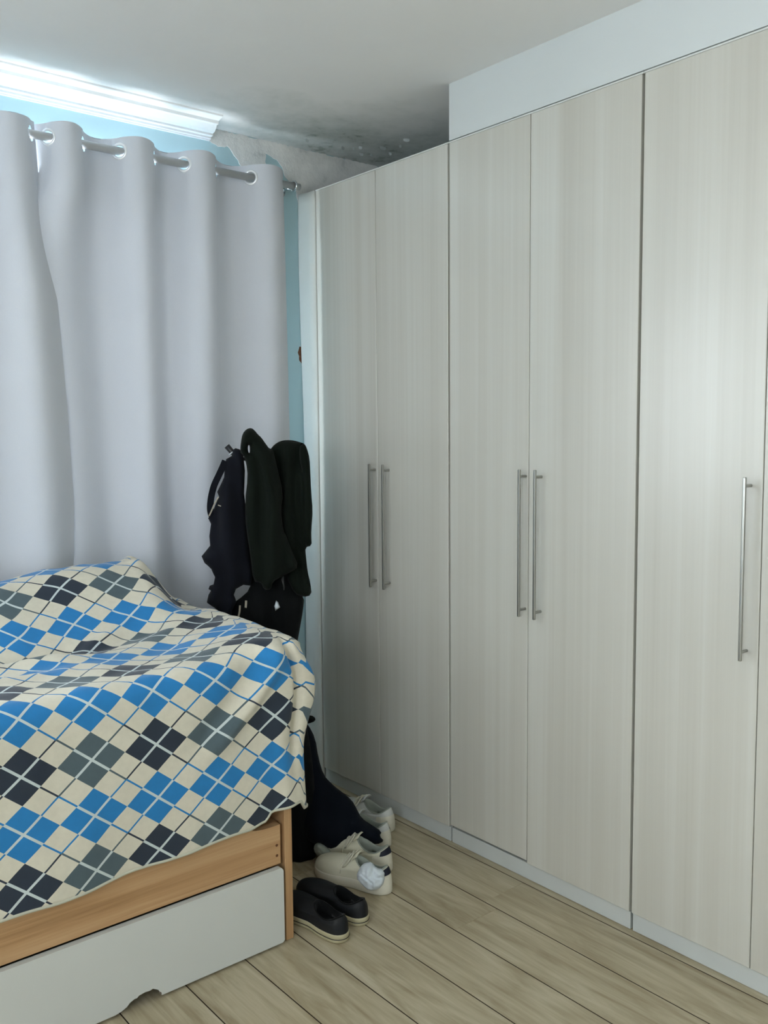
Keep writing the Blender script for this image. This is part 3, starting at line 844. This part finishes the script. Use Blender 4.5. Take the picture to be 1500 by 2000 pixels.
# right: dark green-black jacket with arched sleeve
P = [z1(430, 400), z1(440, 270), z1(460, 170), z1(510, 110), z1(570, 98), z1(610, 130), z1(650, 180), z1(690, 215), z1(735, 280), z1(790, 355), z1(830, 345), z1(880, 560), z1(960, 900), z1(930, 1100), z1(960, 1350), z2(1000, 50),
     z2(1060, 220), z2(1150, 420), z2(1040, 490), z2(930, 545), z2(830, 600), z2(810, 700), z2(720, 700), z2(690, 610), z2(590, 600), z2(560, 300), z1(500, 1300), z1(490, 1000), z1(525, 700), z1(505, 520), z1(470, 430)]
gj = thing('jacket', 'black-green jacket hung in the middle of the rack, tallest of the clothes', 'jacket', (RX + .0, RY - .06, 1.40), 'clothes on the coat rack')
def gf(px, py): return .012 * math.exp(-(((px - 500) - (py - 850) * .28) / 7) ** 2) - .012 * math.exp(-(((px - 518) - (py - 870) * .30) / 6) ** 2)
drape('body', P, (RX, RY - .085, 1), M_GREEN, gj, .05, .10, .05, gf, ([z1(530, 310), z1(548, 310), z1(550, 400), z1(535, 405), z1(525, 350)],), 6.5, 1, seed=8.0, fold_amp=.024)
P = [z1(800, 360), z1(850, 300), z1(920, 258), z1(1000, 245), z1(1080, 250), z1(1150, 268), z1(1215, 290), z1(1245, 340), z1(1280, 470), z1(1288, 650), z1(1300, 900), z1(1318, 1100), z1(1300, 1350), z2(1300, 60), z2(1305, 160),
     z2(1225, 182), z2(1235, 300), z2(1255, 480), z2(1290, 620), z2(1305, 765), z2(1200, 790), z2(1090, 740), z2(1030, 610), z2(990, 520), z2(1000, 300), z2(900, 100), z1(850, 1300), z1(880, 1000), z1(830, 700), z1(780, 450)]
bj = thing('jacket', 'dark green-black hooded jacket with rounded shoulders, nearest the wardrobe', 'jacket', (RX + .12, RY - .08, 1.38), 'clothes on the coat rack')
drape('body', P, (RX + .03, RY - .02, 1), M_GREEN, bj, .06, .17, .07, None, (), 6.5, 1, seed=14.0, fold_amp=.028)
P = [z1(1165, 275), z1(1215, 290), z1(1245, 340), z1(1280, 470), z1(1288, 650), z1(1300, 900), z1(1316, 1100), z1(1300, 1350), z2(1300, 60), z2(1303, 160), z2(1230, 180), z2(1215, 60), z1(1190, 1350), z1(1180, 1000), z1(1190, 650), z1(1150, 450)]
drape('sleeve', P, (RX + .03, RY - .075, 1), M_GREEN, bj, .025, .02, .03, None, (), 6.5, 1, seed=15.0, fold_amp=.008)

# lower: black trousers with stripes
P = [z2(440, 300), z2(1000, 420), z2(1100, 700), z2(1205, 780), z2(1195, 950), z2(1160, 1150), z2(1120, 1400), (585, 1330), (575, 1420), (470, 1420), (430, 1260), z2(300, 1060), z2(330, 860), z2(400, 830), z2(560, 690), z2(560, 500)]
tr = thing('trousers', 'black trousers hanging low on the rack, just above the blanket edge', 'trousers', (RX + .0, RY, 1.0), 'clothes on the coat rack')
drape('body', P, (RX + .02, RY + .01, 1), M_BLACK, tr, .035, .16, .06, None, (), 7.5, 1, seed=21.0, fold_amp=.012)
ribbon('side_stripe', [z2(505, 830), z2(500, 940), z2(470, 1040), z2(430, 1100)], .0075, .004, M_STRIPE, tr, o_=Vector((RX + .02, RY - .035, 1)), off=.002, label='pale stripe')
ribbon('side_stripe', [z2(430, 890), z2(425, 980), z2(400, 1060), z2(370, 1100)], .006, .004, M_STRIPE, tr, o_=Vector((RX + .02, RY - .035, 1)), off=.002, label='pale stripe')
drape('care_label', [z2(870, 830), z2(895, 850), z2(918, 915), z2(860, 958), z2(848, 900)], (RX + .02, RY - .055, 1), M_SOCK, tr, .004, .001, .006, None, (), 4, 0, label='small white tag', fold_amp=.0)
P = [z2(830, 560), z2(1000, 560), z2(1100, 700), z2(1215, 785), z2(1200, 950), z2(1165, 1150), z2(1120, 1400), (560, 1400), (545, 1250), z2(900, 1000), z2(920, 900), z2(880, 810)]
br = thing('shirt', 'brownish-black garment hanging at the right edge under the jackets', 'shirt', (RX + .1, RY, 1.0), 'clothes on the coat rack')
drape('body', P, (RX + .06, RY + .05, 1), M_BROWNBK, br, .03, .15, .05, None, (), 7.5, 1, seed=25.0, fold_amp=.010)

# black long garment behind the bed end reaching down to the floor
P = [(560, 1395), (590, 1400), (604, 1440), (612, 1500), (618, 1600), (616, 1690), (612, 1740), (580, 1745), (540, 1740), (520, 1600), (530, 1450)]
lg = thing('coat', 'long black coat hanging to the floor between bed end and white sneakers', 'coat', (1.60, 2.52, .25))
drape('body', P, (1.66, 2.50, .3), M_BLACK, lg, .03, .22, .05, None, (), 8, 1, seed=31.0, fold_amp=.012)
P = [(588, 1403), (600, 1396), (614, 1399), (617, 1408), (602, 1414), (590, 1413)]
drape('hood', P, (1.70, 2.54, .3), M_BLACK, lg, .012, .01, .012, None, (), 3, 1, seed=33.0, fold_amp=.002)
# dark blue trousers slumped over the sneakers
P = [(590, 1405), (602, 1415), (616, 1442), (622, 1481), (632, 1514), (648, 1531), (663, 1543), (687, 1562), (697, 1580), (706, 1598), (724, 1610), (746, 1624), (741, 1633), (751, 1643), (735, 1650), (714, 1645), (699, 1636), (675, 1649), (652, 1662), (630, 1652), (612, 1648), (600, 1640), (585, 1600), (580, 1500)]
dt = thing('trousers', 'blue-black trousers slumped to the floor over the white sneakers', 'trousers', (1.78, 2.5, .1))
drape('body', P, (1.76, 2.46, .2), M_BLUEBLK, dt, .045, .16, .06, None, (), 6.5, 1, az=.62, tilt=.45, seed=41.0, fold_amp=.010)

# ------------------------------------------------------------------ shoes
def catmull(tab, n_):
    out = []
    m_ = len(tab)
    for i in range(n_):
        t_ = i / n_ * m_; k = int(t_); f = t_ - k
        p0, p1, p2, p3 = [Vector(tab[(k + d) % m_]) for d in (-1, 0, 1, 2)]
        out.append(.5 * ((2 * p1) + (-p0 + p2) * f + (2 * p0 - 5 * p1 + 4 * p2 - p3) * f * f + (-p0 + 3 * p1 - 3 * p2 + p3) * f ** 3))
    return out
SOLE_L = [(0.0, 0), (.018, .028), (.07, .036), (.13, .033), (.19, .043), (.235, .043), (.27, .028), (.285, .0), (.272, -.030), (.235, -.042), (.19, -.040), (.13, -.030), (.07, -.034), (.018, -.028)]
def shoe(name, label, heel, ang, sole_m, upper_m, lining_m, group, kind='sneaker', roll=0.0, scale=1.0, pitch=0.0, lace_m=None, lift=0.0, mir=1, tab_m=None):
    """heel: floor point under the back of the heel; ang: direction of the toe in the floor plane"""
    t = thing(name, label, 'shoe', (heel[0], heel[1], lift), group)
    R = Matrix.Rotation(ang, 4, 'Z') @ Matrix.Rotation(-pitch, 4, 'Y') @ Matrix.Rotation(roll, 4, 'X')
    def W(p): return Vector((heel[0], heel[1], lift)) + R @ (Vector((p[0], p[1] * mir, p[2])) * scale)
    N = 56
    out = catmull(SOLE_L, N)
    # sole
    zs = .034 if kind == 'sneaker' else .026
    V = []; Fc = []
    lv = [(0.0, .90), (.002, .96), (.006, 1.0), (zs * .45, 1.0), (zs * .5, .985 if kind != 'sneaker' else .998), (zs * .56, 1.0), (zs - .003, 1.0), (zs, .97)]
    cx = .14
    for z, s_ in lv:
        for p in out:
            toe = .010 * max(0, (p[0] - .22) / .065) ** 2
            V.append(W((cx + (p[0] - cx) * (1 - (1 - s_) * .35), p[1] * s_, z + toe * (1 if z < zs * .4 else .6))))
    for a in range(len(lv) - 1):
        for i in range(N): Fc.append([a * N + i, a * N + (i + 1) % N, (a + 1) * N + (i + 1) % N, (a + 1) * N + i])
    Fc += [list(range(N))[::-1], [(len(lv) - 1) * N + i for i in range(N)]]
    so_ = mesh('sole', V, Fc, sole_m, t, True)
    if kind != 'sneaker':
        bm = bmesh.new(); pts = [W((cx + (p[0] - cx) * 1.006, p[1] * 1.02, zs * .5)) for p in out] ; pts.append(pts[0])
        bm_tube(bm, pts, .0011, 6, False); from_bm('foxing_stripe', bm, M_HOOK, so_, True, 'thin dark line round the sole')
    # upper: each point of the outline rises and leans in to the collar
    colr = catmull([(.012, 0), (.022, .020), (.055, .029), (.09, .027), (.115, .019), (.128, 0), (.115, -.019), (.09, -.027), (.055, -.029), (.022, -.020)], N)
    hs_, lo, th_ = (.088, .062, .094) if kind == 'sneaker' else (.074, .056, .078)
    def collar(i):
        # match outline point to collar point by angle round the shoe
        p = out[i]
        f = min(1, max(0, p[0] / .285)); 
        x = .012 + (.128 - .012) * (f ** .8 if p[0] > .04 else f ** .8)
        # half width of the collar at x
        c_ = (x - .070) / .058; hw = .029 * math.sqrt(max(0, 1 - abs(c_) ** 2.6))
        sg = 0 if abs(p[1]) < 1e-4 else (1 if p[1] > 0 else -1)
        side = min(1, abs(p[1]) / .02)
        z = lo + (hs_ - lo) * max(0, (.055 - x) / .043) ** 1.5 + (th_ - lo) * max(0, (x - .07) / .058) ** 1.4
        return Vector((x, sg * hw * (side if p[0] < .05 or p[0] > .25 else 1), z))
    rows = 14; V = []; Fc = []
    def surf(i, s_):
        b = out[i]; B = Vector((b[0] * .985 + .002, b[1] * .965, zs * .85 + .008 * max(0, (b[0] - .22) / .065) ** 2)); C = collar(i)
        toe = sm(.13, .285, b[0])
        up_ = .040 * (1 - toe) + .046 * toe
        K1 = B + Vector((.002, b[1] * .06, up_)); K2 = C + Vector(((B.x - C.x) * (.18 + .25 * toe), (B.y - C.y) * .55, -.012 * (1 - toe) - .012 * toe))
        a = 1 - s_
        return B * a ** 3 + K1 * (3 * a * a * s_) + K2 * (3 * a * s_ * s_) + C * s_ ** 3
    for r_ in range(rows + 1):
        for i in range(N):
            V.append(W(surf(i, r_ / rows)))
    # rolled collar and lining going down inside
    lin0 = len(V)
    for a in range(rows):
        for i in range(N): Fc.append([a * N + i, a * N + (i + 1) % N, (a + 1) * N + (i + 1) % N, (a + 1) * N + i])
    mesh('upper', V, Fc, upper_m, t, True)
    V = []; Fc = []
    cc = sum((collar(i) for i in range(N)), Vector()) / N
    for (s_, dz) in ((1.0, 0), (1.0, .0025), (.93, .003), (.86, -.002), (.88, -.015), (.95, -.03)):
        for i in range(N):
            C = collar(i); V.append(W((cc.x + (C.x - cc.x) * s_, C.y * s_, C.z + dz)))
    base = len(V)
    for i in range(N):
        C = collar(i); V.append(W((cc.x + (C.x - cc.x) * .95, C.y * .95, zs + .006)))
    for a in range(6):
        for i in range(N): Fc.append([a * N + i, a * N + (i + 1) % N, (a + 1) * N + (i + 1) % N, (a + 1) * N + i])
    Fc.append([base + i for i in range(N)])
    mesh('lining', V, Fc, lining_m, t, True)
    if tab_m:
        # heel tab: panel proud of the heel
        hi = [i for i in range(N) if out[i][0] < .030]
        hi = sorted(hi, key=lambda i: out[i][1])
        V = []; Fc = []
        for s_ in (.42, .55, .7, .85, .97):
            for i in hi:
                p = surf(i, s_); d = Vector((p.x - .06, p.y, 0)).normalized(); V.append(W(p + d * .0022))
        w_ = len(hi)
        for a in range(4):
            for i in range(w_ - 1): Fc.append([a * w_ + i, a * w_ + i + 1, (a + 1) * w_ + i + 1, (a + 1) * w_ + i])
        mesh('heel_tab', V, Fc, tab_m, t, True)
    if kind == 'sneaker':
        # heel counter panel
        hi = sorted([i for i in range(N) if out[i][0] < .062], key=lambda i: math.atan2(out[i][1], .08 - out[i][0]))
        V = []; Fc = []; w_ = len(hi)
        for s_ in (.02, .14, .28, .40):
            for i in hi:
                p = surf(i, s_); d = Vector((p.x - .07, p.y, 0)).normalized(); V.append(W(p + d * .0016))
        for a in range(3):
            for i in range(w_ - 1): Fc.append([a * w_ + i, a * w_ + i + 1, (a + 1) * w_ + i + 1, (a + 1) * w_ + i])
        mesh('heel_counter', V, Fc, sole_m, t, True)
        # tongue standing up from the throat
        V = []; Fc = []
        tp = [(.190, .062), (.160, .076), (.138, .092), (.124, .104), (.117, .110)]
        for q_, (x, z) in enumerate(tp):
            hw = .018 + .005 * q_ / 4
            for (yy, zz) in ((-hw, -.004), (-hw * .5, .002), (0, .004), (hw * .5, .002), (hw, -.004)): V.append(W((x, yy, z + zz)))
        nn = len(V)
        for q_, (x, z) in enumerate(tp):
            hw = .018 + .005 * q_ / 4
            for (yy, zz) in ((-hw, -.004), (-hw * .5, .002), (0, .004), (hw * .5, .002), (hw, -.004)): V.append(W((x - .005, yy, z + zz - .003)))
        for a in range(4):
            for k in range(4):
                Fc.append([a * 5 + k, a * 5 + k + 1, (a + 1) * 5 + k + 1, (a + 1) * 5 + k]); Fc.append([nn + a * 5 + k, nn + (a + 1) * 5 + k, nn + (a + 1) * 5 + k + 1, nn + a * 5 + k + 1])
        for k in range(4): Fc.append([20 + k, 21 + k, nn + 21 + k, nn + 20 + k])
        for a in range(4):
            Fc.append([a * 5, (a + 1) * 5, nn + (a + 1) * 5, nn + a * 5]); Fc.append([a * 5 + 4, nn + a * 5 + 4, nn + (a + 1) * 5 + 4, (a + 1) * 5 + 4])
        mesh('tongue', V, Fc, upper_m, t, True)
        lm = lace_m or M_LACE
        bm = bmesh.new()
        for q_ in range(5):
            x = .132 + .016 * q_; z = .1005 - .0095 * q_
            s1 = .020 + .001 * q_
            bm_tube(bm, [W((x, -s1 - .004, z - .014)), W((x + .002, -s1 * .7, z - .001)), W((x + .006, 0, z + .004)), W((x + .010, s1 * .7, z - .002)), W((x + .012, s1 + .004, z - .015))], .0026, 8)
            bm_tube(bm, [W((x, s1 + .004, z - .014)), W((x + .002, s1 * .7, z + .001)), W((x + .006, 0, z + .0065)), W((x + .010, -s1 * .7, z)), W((x + .012, -s1 - .004, z - .015))], .0026, 8)
        # bow loops
        for sg in (-1, 1):
            L = [(.134, 0, .102), (.130, sg * .016, .105), (.134, sg * .030, .094), (.146, sg * .040, .074), (.156, sg * .038, .066), (.152, sg * .024, .084), (.138, 0, .101)]
            bm_tube(bm, [W(p) for p in L], .0026, 8)
            bm_tube(bm, [W(p) for p in [(.136, 0, .101), (.150, sg * .018, .092), (.166, sg * .036, .066), (.164, sg * .043, .046)]], .0024, 8)
        from_bm('laces', bm, lm, t, True)
    return t
G = 'shoes lined up between bed and wardrobe'
a90 = PI / 2
shoe('slip_on_shoe', 'black slip-on shoe with cream sole, standing against the wooden bed end', (1.482, 1.972), a90 + .10, M_SOLEC, M_SHOEBK, M_BLKLIN, G, 'slip', mir=1)
shoe('slip_on_shoe', 'black slip-on shoe with cream sole, the one farther from the bed', (1.583, 2.005), a90 + .16, M_SOLEC, M_SHOEBK, M_BLKLIN, G, 'slip', mir=-1)
shoe('sneaker', 'cream lace-up sneaker with navy heel and a white sock in it', (1.757, 2.098), a90 + .36, M_SOLEW, M_CREAMS, M_LINING, G, tab_m=M_TAB, mir=1)
shoe('sneaker', 'cream lace-up sneaker with navy heel, empty, behind the one holding the sock', (1.850, 2.205), a90 + .40, M_SOLEW, M_CREAMS, M_LINING, G, tab_m=M_TAB, mir=-1)
shoe('sneaker', 'pale grey sneaker half hidden under the blue-black trousers', (1.962, 2.345), a90 + .36, M_SOLEW, M_GREYS, M_LINING, G, mir=1)
shoe('sneaker', 'pale grey sneaker farthest back, nearest the wardrobe plinth', (2.052, 2.432), a90 + .30, M_SOLEW, M_GREYS, M_LINING, G, mir=-1)
# white sock crumpled in the near sneaker
def z4(x, y): return (560 + x / 6.25, 1580 + y / 6.25)
P = [z4(840, 830), z4(900, 700), z4(960, 650), z4(1040, 645), z4(1090, 720), z4(1200, 735), z4(1195, 900), z4(1120, 985), z4(1000, 1000), z4(920, 930)]
sk = thing('sock', 'crumpled white sock stuffed in the opening of the near cream sneaker', 'sock', (1.70, 2.15, .08))
def sf(px, py): return .010 * noise.noise((px * .09, py * .05, 3)) + .007 * abs(math.sin(px * .16 - py * .10 + 2.5 * noise.noise((px * .06, py * .06, 9)))) + .005 * noise.noise((px * .2, py * .2, 4))
drape('body', P, (1.735, 2.115, .08), M_SOCK, sk, .022, .022, .03, sf, (), 2.6, 1, az=.7, tilt=.35, seed=50.0, fold_amp=.004)
P = [z4(340, 430), z4(400, 405), z4(470, 450), z4(540, 510), z4(550, 600), z4(480, 640), z4(370, 580), z4(325, 500)]
s2 = thing('sock', 'small greyish sock lying on the toes of the cream sneakers', 'sock', (1.68, 2.42, .08))
drape('body', P, (1.69, 2.42, .08), M_LINING, s2, .018, .018, .02, sf, (), 3.0, 1, az=.7, tilt=.35, seed=52.0, fold_amp=.004)
